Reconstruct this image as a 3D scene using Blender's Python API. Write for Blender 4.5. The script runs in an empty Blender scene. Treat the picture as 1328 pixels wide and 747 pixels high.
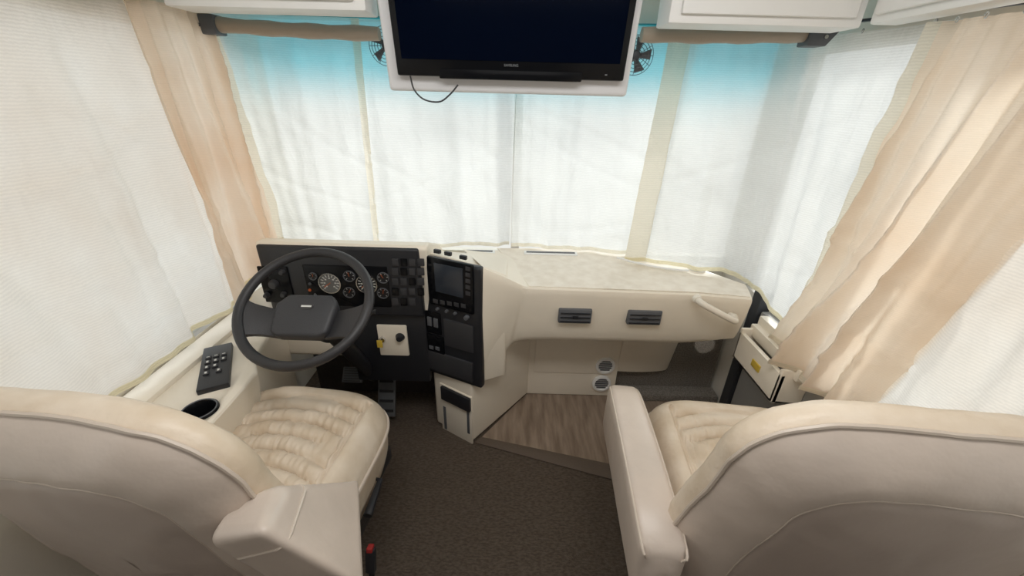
import bpy, bmesh, math, random
from mathutils import Vector as V, Matrix, noise
random.seed(4)
sc = bpy.context.scene; col = sc.collection
R = math.radians; sin = math.sin; cos = math.cos; PI = math.pi
try:
    sc.view_settings.view_transform = 'Standard'
except Exception: pass
# ---------------------------------------------------------------- camera
F = 520.0; PITCH = R(26); ROLL = R(1.5); CAM = V((0, 0, 1.5))
fw = V((0, cos(PITCH), -sin(PITCH))); r0 = V((1, 0, 0)); up0 = V((0, sin(PITCH), cos(PITCH)))
Rc = r0*cos(ROLL) + up0*sin(ROLL); Uc = -r0*sin(ROLL) + up0*cos(ROLL)
def ray(u, v): return fw + Rc*((u-664)/F) + Uc*((373.5-v)/F)
def P(u, v, x=None, y=None, z=None):
    d = ray(u, v)
    t = (x-CAM.x)/d.x if x is not None else (y-CAM.y)/d.y if y is not None else (z-CAM.z)/d.z
    return CAM + d*t
def PL(u, v, p0, n):
    d = ray(u, v); return CAM + d*((V(p0)-CAM).dot(n)/d.dot(n))
cd = bpy.data.cameras.new('camera'); cam = bpy.data.objects.new('camera', cd); col.objects.link(cam)
cd.sensor_width = 36; cd.lens = F/1328*36; cd.clip_start = 0.02
M4 = Matrix.Identity(4)
for i, a in enumerate((Rc, Uc, -fw)):
    for j in range(3): M4[j][i] = a[j]
M4.translation = CAM; cam.matrix_world = M4; sc.camera = cam
# ---------------------------------------------------------------- materials
def lin(c): return tuple(((x/255)/12.92 if x/255 <= .04045 else ((x/255+.055)/1.055)**2.4) for x in c)
def mat(name, c, rough=.5, bump=0, scale=60, var=0, vscale=6, metal=0, spec=.5, detail=4, c2=None, stretch=None):
    m = bpy.data.materials.new(name); m.use_nodes = True; nt = m.node_tree; b = nt.nodes['Principled BSDF']
    a = lin(c); b.inputs['Base Color'].default_value = (*a, 1); b.inputs['Roughness'].default_value = rough
    b.inputs['Metallic'].default_value = metal; b.inputs['Specular IOR Level'].default_value = spec
    tc = nt.nodes.new('ShaderNodeTexCoord'); src = tc.outputs['Object']
    if stretch:
        mp = nt.nodes.new('ShaderNodeMapping'); mp.inputs['Scale'].default_value = stretch
        nt.links.new(src, mp.inputs[0]); src = mp.outputs[0]
    if var or c2:
        n = nt.nodes.new('ShaderNodeTexNoise'); n.inputs['Scale'].default_value = vscale; n.inputs['Detail'].default_value = detail
        nt.links.new(src, n.inputs['Vector'])
        r = nt.nodes.new('ShaderNodeValToRGB'); r.color_ramp.elements[0].position = .35; r.color_ramp.elements[1].position = .65
        d = lin(c2) if c2 else tuple(x*(1-var) for x in a)
        r.color_ramp.elements[0].color = (*d, 1); r.color_ramp.elements[1].color = (*a, 1)
        nt.links.new(n.outputs['Fac'], r.inputs[0]); nt.links.new(r.outputs[0], b.inputs['Base Color'])
    if bump:
        n2 = nt.nodes.new('ShaderNodeTexNoise'); n2.inputs['Scale'].default_value = scale; n2.inputs['Detail'].default_value = 4
        nt.links.new(src, n2.inputs['Vector'])
        bp = nt.nodes.new('ShaderNodeBump'); bp.inputs['Strength'].default_value = bump; bp.inputs['Distance'].default_value = .01
        nt.links.new(n2.outputs['Fac'], bp.inputs['Height']); nt.links.new(bp.outputs[0], b.inputs['Normal'])
    return m
def fabric(name, c, trans=.55, holes=.1, wave=260, c2=None, crinkle=.45, weave=.08):
    m = bpy.data.materials.new(name); m.use_nodes = True; nt = m.node_tree; nt.nodes.clear()
    N = nt.nodes.new; L = nt.links.new
    out = N('ShaderNodeOutputMaterial'); d = N('ShaderNodeBsdfDiffuse'); t = N('ShaderNodeBsdfTranslucent'); tr = N('ShaderNodeBsdfTransparent')
    tc = N('ShaderNodeTexCoord')
    n = N('ShaderNodeTexNoise'); n.inputs['Scale'].default_value = 2.6; n.inputs['Detail'].default_value = 3
    L(tc.outputs['Object'], n.inputs['Vector'])
    r = N('ShaderNodeValToRGB'); a = lin(c); r.color_ramp.elements[0].position = .28; r.color_ramp.elements[1].position = .7
    r.color_ramp.elements[0].color = (*(lin(c2) if c2 else [x*.86 for x in a]), 1); r.color_ramp.elements[1].color = (*a, 1)
    L(n.outputs['Fac'], r.inputs[0])
    w = N('ShaderNodeTexWave'); w.wave_type = 'BANDS'; w.bands_direction = 'Z'; w.inputs['Scale'].default_value = wave/6.28; w.inputs['Distortion'].default_value = 2.5
    w.inputs['Detail'].default_value = 2; w.inputs['Detail Scale'].default_value = 3
    L(tc.outputs['Object'], w.inputs['Vector'])
    mm = N('ShaderNodeMapRange'); mm.inputs['To Min'].default_value = 1-weave; mm.inputs['To Max'].default_value = 1; L(w.outputs['Fac'], mm.inputs['Value'])
    vm = N('ShaderNodeVectorMath'); vm.operation = 'SCALE'; L(r.outputs[0], vm.inputs[0]); L(mm.outputs[0], vm.inputs['Scale'])
    L(vm.outputs[0], d.inputs[0]); L(vm.outputs[0], t.inputs[0])
    bp = N('ShaderNodeBump'); bp.inputs['Strength'].default_value = .18; bp.inputs['Distance'].default_value = .003
    n3 = N('ShaderNodeTexNoise'); n3.inputs['Scale'].default_value = 7; n3.inputs['Detail'].default_value = 3; n3.inputs['Distortion'].default_value = .4
    mp = N('ShaderNodeMapping'); mp.inputs['Scale'].default_value = (1, 1, .45); mp.inputs['Rotation'].default_value = (.25, .3, 0); L(tc.outputs['Object'], mp.inputs[0]); L(mp.outputs[0], n3.inputs['Vector'])
    b2 = N('ShaderNodeBump'); b2.inputs['Strength'].default_value = crinkle; b2.inputs['Distance'].default_value = .06
    L(n3.outputs['Fac'], b2.inputs['Height']); L(b2.outputs[0], bp.inputs['Normal'])
    L(w.outputs['Fac'], bp.inputs['Height']); L(bp.outputs[0], d.inputs['Normal']); L(bp.outputs[0], t.inputs['Normal'])
    mx = N('ShaderNodeMixShader'); mx.inputs[0].default_value = trans; L(d.outputs[0], mx.inputs[1]); L(t.outputs[0], mx.inputs[2])
    mx2 = N('ShaderNodeMixShader'); mx2.inputs[0].default_value = holes
    L(mx.outputs[0], mx2.inputs[1]); L(tr.outputs[0], mx2.inputs[2]); L(mx2.outputs[0], out.inputs[0])
    return m
def glassmat(name, z0=None, z1=None):
    m = bpy.data.materials.new(name); m.use_nodes = True; nt = m.node_tree; nt.nodes.clear()
    N = nt.nodes.new; L = nt.links.new
    out = N('ShaderNodeOutputMaterial'); tr = N('ShaderNodeBsdfTransparent'); gl = N('ShaderNodeBsdfGlossy'); gl.inputs['Roughness'].default_value = .05
    mx = N('ShaderNodeMixShader'); mx.inputs[0].default_value = .04
    tr.inputs[0].default_value = (.97, .98, .97, 1)
    if z0 is not None:
        g = N('ShaderNodeNewGeometry'); s = N('ShaderNodeSeparateXYZ'); L(g.outputs['Position'], s.inputs[0])
        mr = N('ShaderNodeMapRange'); mr.inputs['From Min'].default_value = z0; mr.inputs['From Max'].default_value = z1
        L(s.outputs['Z'], mr.inputs['Value'])
        r = N('ShaderNodeValToRGB'); r.color_ramp.elements[0].color = (.95, .98, .97, 1); r.color_ramp.elements[1].color = (.11, .57, .70, 1)
        L(mr.outputs[0], r.inputs[0]); L(r.outputs[0], tr.inputs[0])
    L(tr.outputs[0], mx.inputs[1]); L(gl.outputs[0], mx.inputs[2]); L(mx.outputs[0], out.inputs[0])
    return m
MT = dict(
    leather=mat('cream_leather', (209, 194, 181), .36, .38, 12, .12, 6),
    leather_seat=mat('cream_leather_worn', (226, 211, 192), .42, .35, 30, c2=(208, 189, 165), vscale=9),
    leather_back=mat('cream_leather_shaded', (182, 167, 156), .36, .36, 10, .12, 4),  # same cream leather, darkened to put the rear panel's shade into its colour
    piping=mat('piping_leather', (200, 186, 172), .4),
    dash=mat('cream_dash', (241, 231, 214), .42, .06, 200, .05, 4),
    dashtop=mat('dash_mottled', (242, 233, 219), .6, .1, 60, c2=(231, 220, 204), vscale=20, detail=8),
    black=mat('black_plastic', (36, 37, 41), .42, .08, 300),
    black2=mat('black_gloss', (18, 19, 22), .18, spec=.2),
    rubber=mat('wheel_rubber', (46, 45, 47), .45, .15, 250),
    pad=mat('wheel_pad', (54, 54, 57), .5, .15, 250),
    grey=mat('grey_plastic', (92, 94, 98), .5), doorgrey=mat('door_grey', (160, 158, 154), .5),
    dark=mat('dark_grey_metal', (66, 68, 72), .4, metal=.4),
    metal=mat('pedal_metal', (138, 140, 144), .35, metal=.6),
    chrome=mat('chrome', (215, 215, 215), .2, metal=1),
    white=mat('white_paint', (240, 239, 236), .45, .03, 80), handle=mat('handle_beige', (232, 224, 210), .4),
    tvwhite=mat('cabinet_white', (226, 226, 228), .5),
    lamin=mat('wall_cream', (232, 226, 214), .6, .05, 90), rear=mat('wall_rear_brown', (136, 124, 113), .6, .05, 90),
    carpet=mat('brown_carpet', (112, 98, 85), .95, 1.0, 150, c2=(86, 74, 63), vscale=70, detail=8, stretch=(1, 2.2, 1)),
    gcarpet=mat('grey_carpet', (158, 150, 140), .95, 1.0, 200, c2=(122, 115, 107), vscale=150),
    footwell=mat('footwell_dark', (66, 60, 56), .9, .5, 120),
    wood=mat('wood_vinyl', (158, 140, 123), .4, .05, 80, c2=(124, 107, 92), vscale=8, stretch=(4, .6, 1), detail=8),
    strip=mat('floor_strip', (98, 85, 74), .7, .3, 120),
    screen=mat('tv_screen', (5, 11, 26), .12, spec=.06),
    lcd=mat('monitor_screen', (50, 55, 63), .2),
    visor=mat('visor_vinyl', (166, 152, 136), .55, .15, 60),
    dial=mat('gauge_dial', (20, 21, 24), .5), dial2=mat('gauge_dial_pale', (112, 112, 110), .5), tick=mat('gauge_white', (215, 215, 210), .5), logo=mat('logo_grey', (130, 132, 136), .4),
    red=mat('red_plastic', (160, 44, 42), .5), orange=mat('gauge_orange', (200, 96, 40), .4),
    yellow=mat('yellow_tag', (214, 182, 70), .5),
    hem=fabric('hem_cream', (254, 248, 233), .6, .0), hemy=fabric('hem_yellow', (251, 243, 214), .6, 0),
    sheer=fabric('sheer_curtain', (250, 251, 249), .64, .14), sheer2=fabric('side_sheer_curtain', (250, 247, 241), .62, .05, c2=(236, 226, 214)),
    drape=fabric('beige_drape', (251, 242, 229), .56, 0, 400, c2=(243, 224, 202), crinkle=.35, weave=.04),
    drape2=fabric('stained_beige_drape', (252, 243, 230), .56, .03, 400, c2=(238, 211, 184), crinkle=.35, weave=.04),
    glass=glassmat('clear_glass'), tint=glassmat('tinted_windshield', 1.45, 1.59),
    badge=mat('badge', (60, 58, 60), .3),
)
# ---------------------------------------------------------------- mesh helpers
W = {}
class MB:
    def __init__(s): s.v = []; s.f = []
    def add(s, vs, fs):
        k = len(s.v); s.v += [V(p) for p in vs]; s.f += [tuple(i+k for i in f) for f in fs]; return s
    def hexa(s, p):
        return s.add(p, [(0,1,2,3), (7,6,5,4), (0,4,5,1), (1,5,6,2), (2,6,7,3), (3,7,4,0)])
    def box(s, a, b):
        x0,y0,z0 = a; x1,y1,z1 = b
        return s.hexa([(x0,y0,z0),(x1,y0,z0),(x1,y1,z0),(x0,y1,z0),(x0,y0,z1),(x1,y0,z1),(x1,y1,z1),(x0,y1,z1)])
    def obox(s, c, ax, ay, az, w, h, d):
        c = V(c); p = []
        for k in (-.5, .5):
            for i, j in ((-.5,-.5),(.5,-.5),(.5,.5),(-.5,.5)): p.append(c+ax*w*i+ay*h*j+az*d*k)
        return s.hexa(p)
    def prism(s, poly, vec):
        n = len(poly); vec = V(vec); a = [V(p) for p in poly]
        return s.prism2(a, [p+vec for p in a])
    def prism2(s, a, b):
        n = len(a)
        return s.add(list(a)+list(b), [tuple(range(n)), tuple(reversed(range(n, 2*n)))]+[(i, (i+1) % n, (i+1) % n+n, i+n) for i in range(n)])
    def rings(s, rings, closed=True, cap0=True, cap1=True):
        n = len(rings[0]); vs = [p for r in rings for p in r]; fs = []
        for i in range(len(rings)-1):
            for j in range(n if closed else n-1):
                k = (j+1) % n; fs.append((i*n+j, i*n+k, (i+1)*n+k, (i+1)*n+j))
        if cap0: fs.append(tuple(range(n)))
        if cap1: fs.append(tuple(reversed(range((len(rings)-1)*n, len(rings)*n))))
        return s.add(vs, fs)
    def tube(s, pts, r, closed=False, seg=10):
        pts = [V(p) for p in pts]; n = len(pts); rr = []; up = None
        for i, p in enumerate(pts):
            if closed: t = pts[(i+1) % n]-pts[i-1]
            else: t = pts[min(i+1, n-1)]-pts[max(i-1, 0)]
            t.normalize()
            if up is None: up = t.orthogonal().normalized()
            up = (up-t*up.dot(t)).normalized(); b = t.cross(up)
            ri = r[i] if isinstance(r, (list, tuple)) else r
            rr.append([p+(up*cos(2*PI*k/seg)+b*sin(2*PI*k/seg))*ri for k in range(seg)])
        if closed:
            rr.append(rr[0]); return s.rings(rr, True, False, False)
        return s.rings(rr)
    def lathe(s, c, axis, prof, seg=28):
        c = V(c); axis = V(axis).normalized(); a = axis.orthogonal().normalized(); b = axis.cross(a)
        return s.rings([[c+axis*h+(a*cos(2*PI*k/seg)+b*sin(2*PI*k/seg))*max(r, 1e-4) for k in range(seg)] for r, h in prof])
    def grid(s, fn, nu, nv, a=(0, 1), b=(0, 1)):
        vs = [fn(a[0]+(a[1]-a[0])*i/nu, b[0]+(b[1]-b[0])*j/nv) for j in range(nv+1) for i in range(nu+1)]
        return s.add(vs, [(j*(nu+1)+i, j*(nu+1)+i+1, (j+1)*(nu+1)+i+1, (j+1)*(nu+1)+i) for j in range(nv) for i in range(nu)])
    def build(s, name, m, parent=None, bevel=0, seg=2, ang=40, recalc=True):
        me = bpy.data.meshes.new(name); bm = bmesh.new()
        vs = [bm.verts.new(p) for p in s.v]
        for f in s.f:
            try: bm.faces.new([vs[i] for i in f])
            except Exception: pass
        if recalc: bmesh.ops.remove_doubles(bm, verts=bm.verts, dist=1e-5); bmesh.ops.recalc_face_normals(bm, faces=bm.faces)
        if bevel:
            es = [e for e in bm.edges if len(e.link_faces) == 2 and e.calc_face_angle(0) > R(30)]
            bmesh.ops.bevel(bm, geom=es, offset=bevel, segments=seg, profile=.6, affect='EDGES', clamp_overlap=True)
        for f in bm.faces: f.smooth = True
        for e in bm.edges:
            if len(e.link_faces) == 2 and e.calc_face_angle(0) > R(ang): e.smooth = False
        lo = V((min(v.co.x for v in bm.verts), min(v.co.y for v in bm.verts), min(v.co.z for v in bm.verts)))
        hi = V((max(v.co.x for v in bm.verts), max(v.co.y for v in bm.verts), max(v.co.z for v in bm.verts)))
        o = (lo+hi)/2
        if parent is None: o.z = lo.z
        for v in bm.verts: v.co -= o
        bm.to_mesh(me); bm.free(); me.materials.append(m)
        ob = bpy.data.objects.new(name, me); col.objects.link(ob)
        pw = W[parent.name] if parent else V((0, 0, 0))
        ob.parent = parent; ob.location = o-pw; W[ob.name] = o
        return ob
def tag(o, label, cat, group=None):
    o['label'] = label; o['category'] = cat
    if group: o['group'] = group
    return o
def struct(o): o['kind'] = 'structure'; return o
def thing(name, loc, label, cat, group=None):
    o = bpy.data.objects.new(name, None); col.objects.link(o); o.location = loc; W[o.name] = V(loc); o.empty_display_size = .05
    return tag(o, label, cat, group)
def cr(pts, n):
    pts = [V(p) for p in pts]; q = [pts[0]*2-pts[1]]+pts+[pts[-1]*2-pts[-2]]; out = []; m = len(pts)-1
    for i in range(n+1):
        t = i/n*m; k = min(int(t), m-1); t -= k; a, b, c, d = q[k:k+4]
        out.append(.5*((2*b)+(c-a)*t+(2*a-5*b+4*c-d)*t*t+(3*b-a-3*c+d)*t**3))
    return out
def lerpc(pts, n):
    pts = [V(p) for p in pts]; m = len(pts)-1; out = []
    for i in range(n+1):
        t = i/n*m; k = min(int(t), m-1); out.append(pts[k].lerp(pts[k+1], t-k))
    return out
def at(curve, s):
    n = len(curve)-1; k = min(max(int(s*n), 0), n-1); return curve[k].lerp(curve[k+1], s*n-k)
def cut(ob, cutter):
    md = ob.modifiers.new('cut', 'BOOLEAN'); md.object = cutter; md.operation = 'DIFFERENCE'; md.solver = 'EXACT'
    bpy.context.view_layer.update()
    dg = bpy.context.evaluated_depsgraph_get(); me = bpy.data.meshes.new_from_object(ob.evaluated_get(dg))
    ob.modifiers.clear(); ob.data = me; bpy.data.objects.remove(cutter)
def text_mesh(name, body, c, ax, ay, size, m, parent):
    cu = bpy.data.curves.new('t', 'FONT'); cu.body = body; cu.size = size; cu.align_x = 'CENTER'; cu.align_y = 'CENTER'; cu.extrude = .0004
    ob = bpy.data.objects.new('t', cu); col.objects.link(ob)
    dg = bpy.context.evaluated_depsgraph_get(); me = bpy.data.meshes.new_from_object(ob.evaluated_get(dg))
    n = ax.cross(ay); b = MB()
    b.add([V(c)+ax*v.co.x+ay*v.co.y+n*v.co.z for v in me.vertices], [tuple(p.vertices) for p in me.polygons])
    bpy.data.objects.remove(ob)
    return b.build(name, m, parent)
X = V((1, 0, 0)); Y = V((0, 1, 0)); Z = V((0, 0, 1))
# ---------------------------------------------------------------- setting
def bx(name, a, b, m): return struct(MB().box(a, b).build(name, m))
bx('floor', (-1.2, -1.6, -.06), (1.2, 2.1, 0), MT['carpet'])
struct(MB().prism([(-.13, 1.415, .001), (.11, 1.76, .001), (1.1, 1.76, .001), (1.1, 1.13, .001), (.45, 1.28, .001)], (0, 0, .004)).build('floor_wood', MT['wood']))
struct(MB().prism([(-.16, 1.385, .001), (-.13, 1.42, .001), (.45, 1.285, .001), (1.1, 1.135, .001), (1.1, 1.05, .001), (.44, 1.205, .001)], (0, 0, .006)).build('trim_1', MT['strip'], bevel=.002))
bx('ceiling', (-1.2, -1.6, 2.02), (1.2, 2.1, 2.08), MT['white'])
bx('wall_back', (-1.2, -1.65, 0), (1.2, -1.6, 2.02), MT['rear'])  # unseen wall behind the camera, added to cut light on the seat backs
for sd, sx in (('left', -1), ('right', 1)):
    m = MB()
    x0, x1 = sorted((sx*1.14, sx*1.19))
    m.box((x0, -1.6, 0), (x1, 2.05, .68)); m.box((x0, -1.6, 1.66), (x1, 2.05, 2.02))
    m.box((x0, 1.80, .68), (x1, 2.05, 1.66)); m.box((x0, -1.6, .68), (x1, -.2, 1.66))
    struct(m.build('wall_'+sd, MT['lamin']))
    struct(MB().box((sx*1.163-.002, -.2, .68), (sx*1.163+.002, 1.80, 1.66)).build('window_2' if sx < 0 else 'window_3', MT['glass']))
m = MB().box((-1.14, 2.0, 0), (1.14, 2.05, .74)); m.box((-1.14, 1.96, 1.76), (1.14, 2.05, 2.02)); struct(m.build('wall_front', MT['lamin']))
gl_path = cr([(-1.135, 1.79, 0), (-.9, 1.875, 0), (-.6, 1.90, 0), (0, 1.95, 0), (.6, 1.90, 0), (.9, 1.87, 0), (1.135, 1.79, 0)], 40)
struct(MB().grid(lambda s, t: at(gl_path, s)+V((0, .05*(1-t), .74+1.02*t)), 40, 1).build('window_1', MT['tint'], recalc=False))
struct(MB().box((-.012, 1.975, .74), (.03, 1.995, 1.76)).build('trim_2', MT['white']))
# ---------------------------------------------------------------- curtains
def curtain(name, label, top, bot, m, nf, amp, ph=0, hooks=0, hem=None, left=None, right=None, cat='curtain', drift=.5, crk=.008, pleat=0):
    T = cr(top, 60); B = cr(bot, 60)
    def fn(s, t, off=0):
        a = at(T, s); b = at(B, s); p = a.lerp(b, t)
        s0, s1 = max(0, s-.03), min(1, s+.03)
        tg = at(T, s1).lerp(at(B, s1), t)-at(T, s0).lerp(at(B, s0), t); n = V((-tg.y, tg.x, 0)).normalized()
        if n.dot(V((0, .9, 0))-V((p.x, p.y, 0))) < 0: n = -n
        w = sin(2*PI*nf*s+ph+drift*sin(2.6*t+ph))*.55+.3*sin(2*PI*nf*1.73*s+1.3*ph+drift*1.6*t)+.22*sin(2*PI*nf*3.1*s+2*ph-2*t)
        q = V((p.x*5, p.y*5, p.z*1.6))+V((ph*7, 0, 0))
        if pleat:
            w += pleat*((1-abs(sin(PI*nf*1.35*s+ph+drift*.8*t+.5*sin(9*s+2*t))))**2*1.6-.5)
        else: w *= .55+.9*abs(noise.noise(V((p.x*1.7+ph, p.y*1.7, p.z*1.3))))
        w2 = noise.noise(q)+.5*noise.noise(q*2.3)+.3*noise.noise(V((q.x*3+q.z*2, q.y*3+q.z, q.z*5)))
        cz = noise.noise(V((p.x*2+p.z*3+ph, p.y*2-p.z*2.2, ph*3))); cz2 = noise.noise(V((p.x*1.5-p.z*2.6+ph*2, p.y*2+p.z*2, ph)))
        w2 += .45*max(0, 1-abs(cz)*8)+.35*max(0, 1-abs(cz2)*9)
        return p+n*(amp*w*(.65+.5*t)+crk*w2*min(1, .2+2*t)+off)
    sa = left[0] if left else 0; sb = 1-right[0] if right else 1
    o = MB().grid(lambda s, t: fn(s, t), 170, 80, (sa, sb)).build(name, m, None, recalc=False)
    tag(o, label, cat)
    if hem: MB().grid(lambda s, t: fn(s, t, .004), 170, 2, (0, 1), (.98, 1)).build('bottom_hem', hem, o, recalc=False)
    if left: MB().grid(lambda s, t: fn(s, t, .002), 8, 80, (0, sa+.003), (0, 1)).build('side_hem', left[1], o, recalc=False)
    if right: MB().grid(lambda s, t: fn(s, t, .002), 8, 80, (sb-.003, 1), (0, 1)).build('side_hem', right[1], o, recalc=False)
    for k in range(hooks):
        p = fn((k+.5)/hooks, 0)+V((0, 0, .002))
        MB().tube([p+V((0, .004*cos(a), .006*sin(a))) for a in [2*PI*q/12 for q in range(12)]], .0014, True, 6).build('hook', MT['chrome'], o)
    return o
curtain('curtain', 'large white sheer side curtain beside the driver seat, covering the left window',
        [(-1.105, .1, 1.64), (-1.105, .8, 1.665), (-1.10, 1.42, 1.715)], [(-1.115, .1, .70), (-1.10, .9, .70), (-1.09, 1.40, .725)], MT['sheer2'], 3.3, .030, .4, 14, MT['hemy'], crk=.02)
curtain('curtain', 'beige drape gathered in the corner left of the steering wheel',
        [(-1.07, 1.29, 1.71), (-1.04, 1.48, 1.715), (-1.065, 1.65, 1.72)], [(-1.06, 1.34, .72), (-1.03, 1.54, .81), (-1.04, 1.70, .88)], MT['drape2'], 2.6, .036, 1.1, 4, MT['hemy'], right=(.06, MT['hem']), drift=1.4, crk=.016, pleat=.7)
curtain('curtain', 'narrow white sheer windshield curtain directly behind the instrument cluster, beside the left beige drape',
        [(-1.09, 1.69, 1.74), (-.9, 1.79, 1.74), (-.61, 1.81, 1.74)], [(-1.07, 1.74, .81), (-.9, 1.83, .79), (-.66, 1.86, .79)], MT['sheer'], 2.4, .016, 2.2, 0, MT['hem'], right=(.05, MT['hem']), crk=.015)
curtain('curtain', 'white sheer windshield curtain below the left half of the television',
        [(-.63, 1.83, 1.74), (-.3, 1.85, 1.74), (0, 1.87, 1.74)], [(-.67, 1.88, .80), (-.3, 1.90, .80), (-.02, 1.92, .805)], MT['sheer'], 2.7, .016, .2, 0, MT['hem'], crk=.015)
curtain('curtain', 'white sheer windshield curtain below the right half of the television',
        [(.0, 1.86, 1.74), (.3, 1.845, 1.74), (.70, 1.83, 1.74)], [(-.01, 1.91, .803), (.25, 1.895, .803), (.68, 1.84, .803)], MT['sheer'], 2.7, .016, 1.7, 0, MT['hem'], crk=.015)
curtain('curtain', 'white sheer curtain wrapping the right front corner, its hem lying on the dashboard',
        [(.565, 1.785, 1.73), (.85, 1.80, 1.73), (1.04, 1.73, 1.72), (1.09, 1.55, 1.70), (1.10, 1.15, 1.69)],
        [(.525, 1.76, .806), (.80, 1.68, .806), (.97, 1.59, .806), (1.08, 1.50, .72), (1.09, 1.2, .67)], MT['sheer'], 3.8, .02, .9, 7, MT['hemy'], left=(.075, MT['hem']), crk=.016)
curtain('curtain', 'heavy beige drape hanging in deep folds beside the passenger seat',
        [(1.055, 1.22, 1.685), (1.04, 1.0, 1.675), (1.06, .74, 1.66)], [(1.075, 1.34, .68), (1.025, 1.17, .62), (1.04, .95, .57)], MT['drape'], 2.5, .038, .6, 5, MT['hem'], left=(.05, MT['hem']), drift=1.7, crk=.022, pleat=.9)
curtain('curtain', 'white sheer side curtain at the far right, behind the passenger seat back',
        [(1.105, 1.0, 1.67), (1.105, .6, 1.66), (1.10, .1, 1.63)], [(1.095, 1.06, .62), (1.095, .6, .64), (1.09, .1, .66)], MT['sheer2'], 4, .018, 2.6, 8, MT['hem'], crk=.016)
tag(MB().tube([(-1.1, .05, 1.662), (-1.1, .8, 1.690), (-1.1, 1.35, 1.73), (-1.09, 1.62, 1.74)], .005).build('curtain_rail', MT['dark']), 'dark curtain rail above the left side window', 'curtain rail')
tag(MB().tube([(1.09, .05, 1.65), (1.09, .8, 1.688), (1.09, 1.2, 1.708), (1.08, 1.6, 1.735)], .005).build('curtain_rail', MT['dark']), 'dark curtain rail above the right side window', 'curtain rail')
# ---------------------------------------------------------------- overhead cabinets and TV
def cabinet(x0, x1, y0, y1, z0, label, face='y'):
    t = thing('overhead_cabinet', ((x0+x1)/2, (y0+y1)/2, z0), label, 'cabinet')
    MB().box((x0, y0, z0), (x1, y1, 2.015)).build('body', MT['white'], t, bevel=.008)
    if face == 'y':
        d = MB().box((x0+.03, y0-.016, z0+.022), (x1-.03, y0, 1.98)).build('door', MT['white'], t, bevel=.006)
        MB().box((x0+.09, y0-.021, z0+.08), (x1-.09, y0-.015, 1.93)).build('panel', MT['white'], d, bevel=.004)
    else:
        sx = 1 if x0 < 0 else -1; xf = x1 if sx > 0 else x0
        a, b = sorted((xf, xf+sx*.016)); MB().box((a, y0+.03, z0+.02), (b, y1-.03, 1.98)).build('door', MT['white'], t, bevel=.006)
cabinet(-1.02, -.44, 1.38, 1.50, 1.70, 'white overhead cabinet left of the television')
cabinet(.43, .985, 1.38, 1.50, 1.69, 'white overhead cabinet right of the television')
cabinet(-1.07, -1.0, -.2, 1.36, 1.715, 'white overhead side cabinet above the left curtain rail', 'x')
cabinet(.99, 1.07, -.2, 1.36, 1.695, 'white overhead side cabinet above the right curtain rail', 'x')
tc = thing('television_cabinet', (0, 1.45, 1.5), 'light grey television surround hanging between the two overhead cabinets', 'cabinet')
q = lambda u, v, y: P(u, v, y=y)
lo_l, lo_r = q(505, 118, 1.43), q(813, 125, 1.43)
zb = (lo_l.z+lo_r.z)/2; xl, xr = lo_l.x, lo_r.x
lean = .19
def slab(xl, xr, zb, zt, yb, yt, d):
    return [(xl, yb, zb), (xr, yb, zb), (xr, yb+d, zb), (xl, yb+d, zb), (xl, yt, zt), (xr, yt, zt), (xr, yt+d, zt), (xl, yt+d, zt)]
MB().hexa(slab(xl, xr, zb, 2.01, 1.435, 1.435-(2.01-zb)*lean, .09)).build('surround', MT['tvwhite'], tc, bevel=.012, seg=3)
tv = thing('television', (0, 1.40, 1.53), 'black flat screen television mounted above the windshield', 'television')
a, b = q(516, 97, 1.40), q(808, 106, 1.40); tz = (a.z+b.z)/2; tl, tr_ = a.x, b.x
MB().hexa(slab(tl, tr_, tz, 1.965, 1.395, 1.395-(1.965-tz)*lean, .03)).build('bezel', MT['black2'], tv, bevel=.006)
z1 = tz+.045
MB().hexa(slab(tl+.02, tr_-.02, z1, 1.945, 1.3925-(z1-tz)*lean, 1.3925-(1.945-tz)*lean, .004)).build('screen', MT['screen'], tv)
MB().hexa(slab(tl+.13, tr_-.13, tz-.006, tz+.020, 1.388, 1.384, .03)).build('speaker_bar', MT['black2'], tv, bevel=.004)
ay = V((0, -lean, 1)).normalized()
lz = tz+.034
text_mesh('lettering', 'SAMSUNG', V((P(663, 83, y=1.386).x, 1.394-(lz-tz)*lean, lz)), X, ay, .0095, MT['logo'], tv)
MB().box((tr_-.06, 1.386, tz+.014), (tr_-.054, 1.393, tz+.017)).build('power_light', MT['logo'], tv)
tag(MB().tube(cr([q(532, 98, 1.383), q(537, 116, 1.385), q(550, 129, 1.388), q(570, 132, 1.39), q(584, 122, 1.395), q(594, 110, 1.398)], 24), .0025, False, 8).build('power_cord', MT['black']),
    'thin black cord looping below the television', 'cord')
def visor(ul, vl, ur, vr, bu, bv, side, label):
    a, b = q(ul, vl, 1.57), q(ur, vr, 1.57); t = thing('rolled_sun_visor', (a+b)/2, label, 'sun visor')
    n = 14
    pts = [a.lerp(b, i/n)+V((0, 0, -.004*sin(PI*i/n))) for i in range(n+1)]
    MB().tube(pts, [.022+.002*sin(i*1.7) for i in range(n+1)], False, 14).build('roll', MT['visor'], t)
    c = q(bu, bv, 1.54)
    MB().prism([c+V((side*-.055, 0, .032)), c+V((side*.05, 0, .032)), c+V((side*.05, 0, -.026)), c+V((side*-.012, 0, -.026))], (0, .06, 0)).build('bracket', MT['grey'], t, bevel=.006)
    MB().lathe(c+V((0, -.004, 0)), (0, 1, 0), [(0, -.004), (.006, -.004), (.006, .004), (0, .004)], 12).build('screw', MT['chrome'], t)
visor(272, 31, 492, 44, 258, 32, 1, 'rolled beige sun visor above the driver side of the windshield')
visor(832, 45, 1056, 45, 1070, 48, -1, 'rolled beige sun visor above the passenger side of the windshield')
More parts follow.
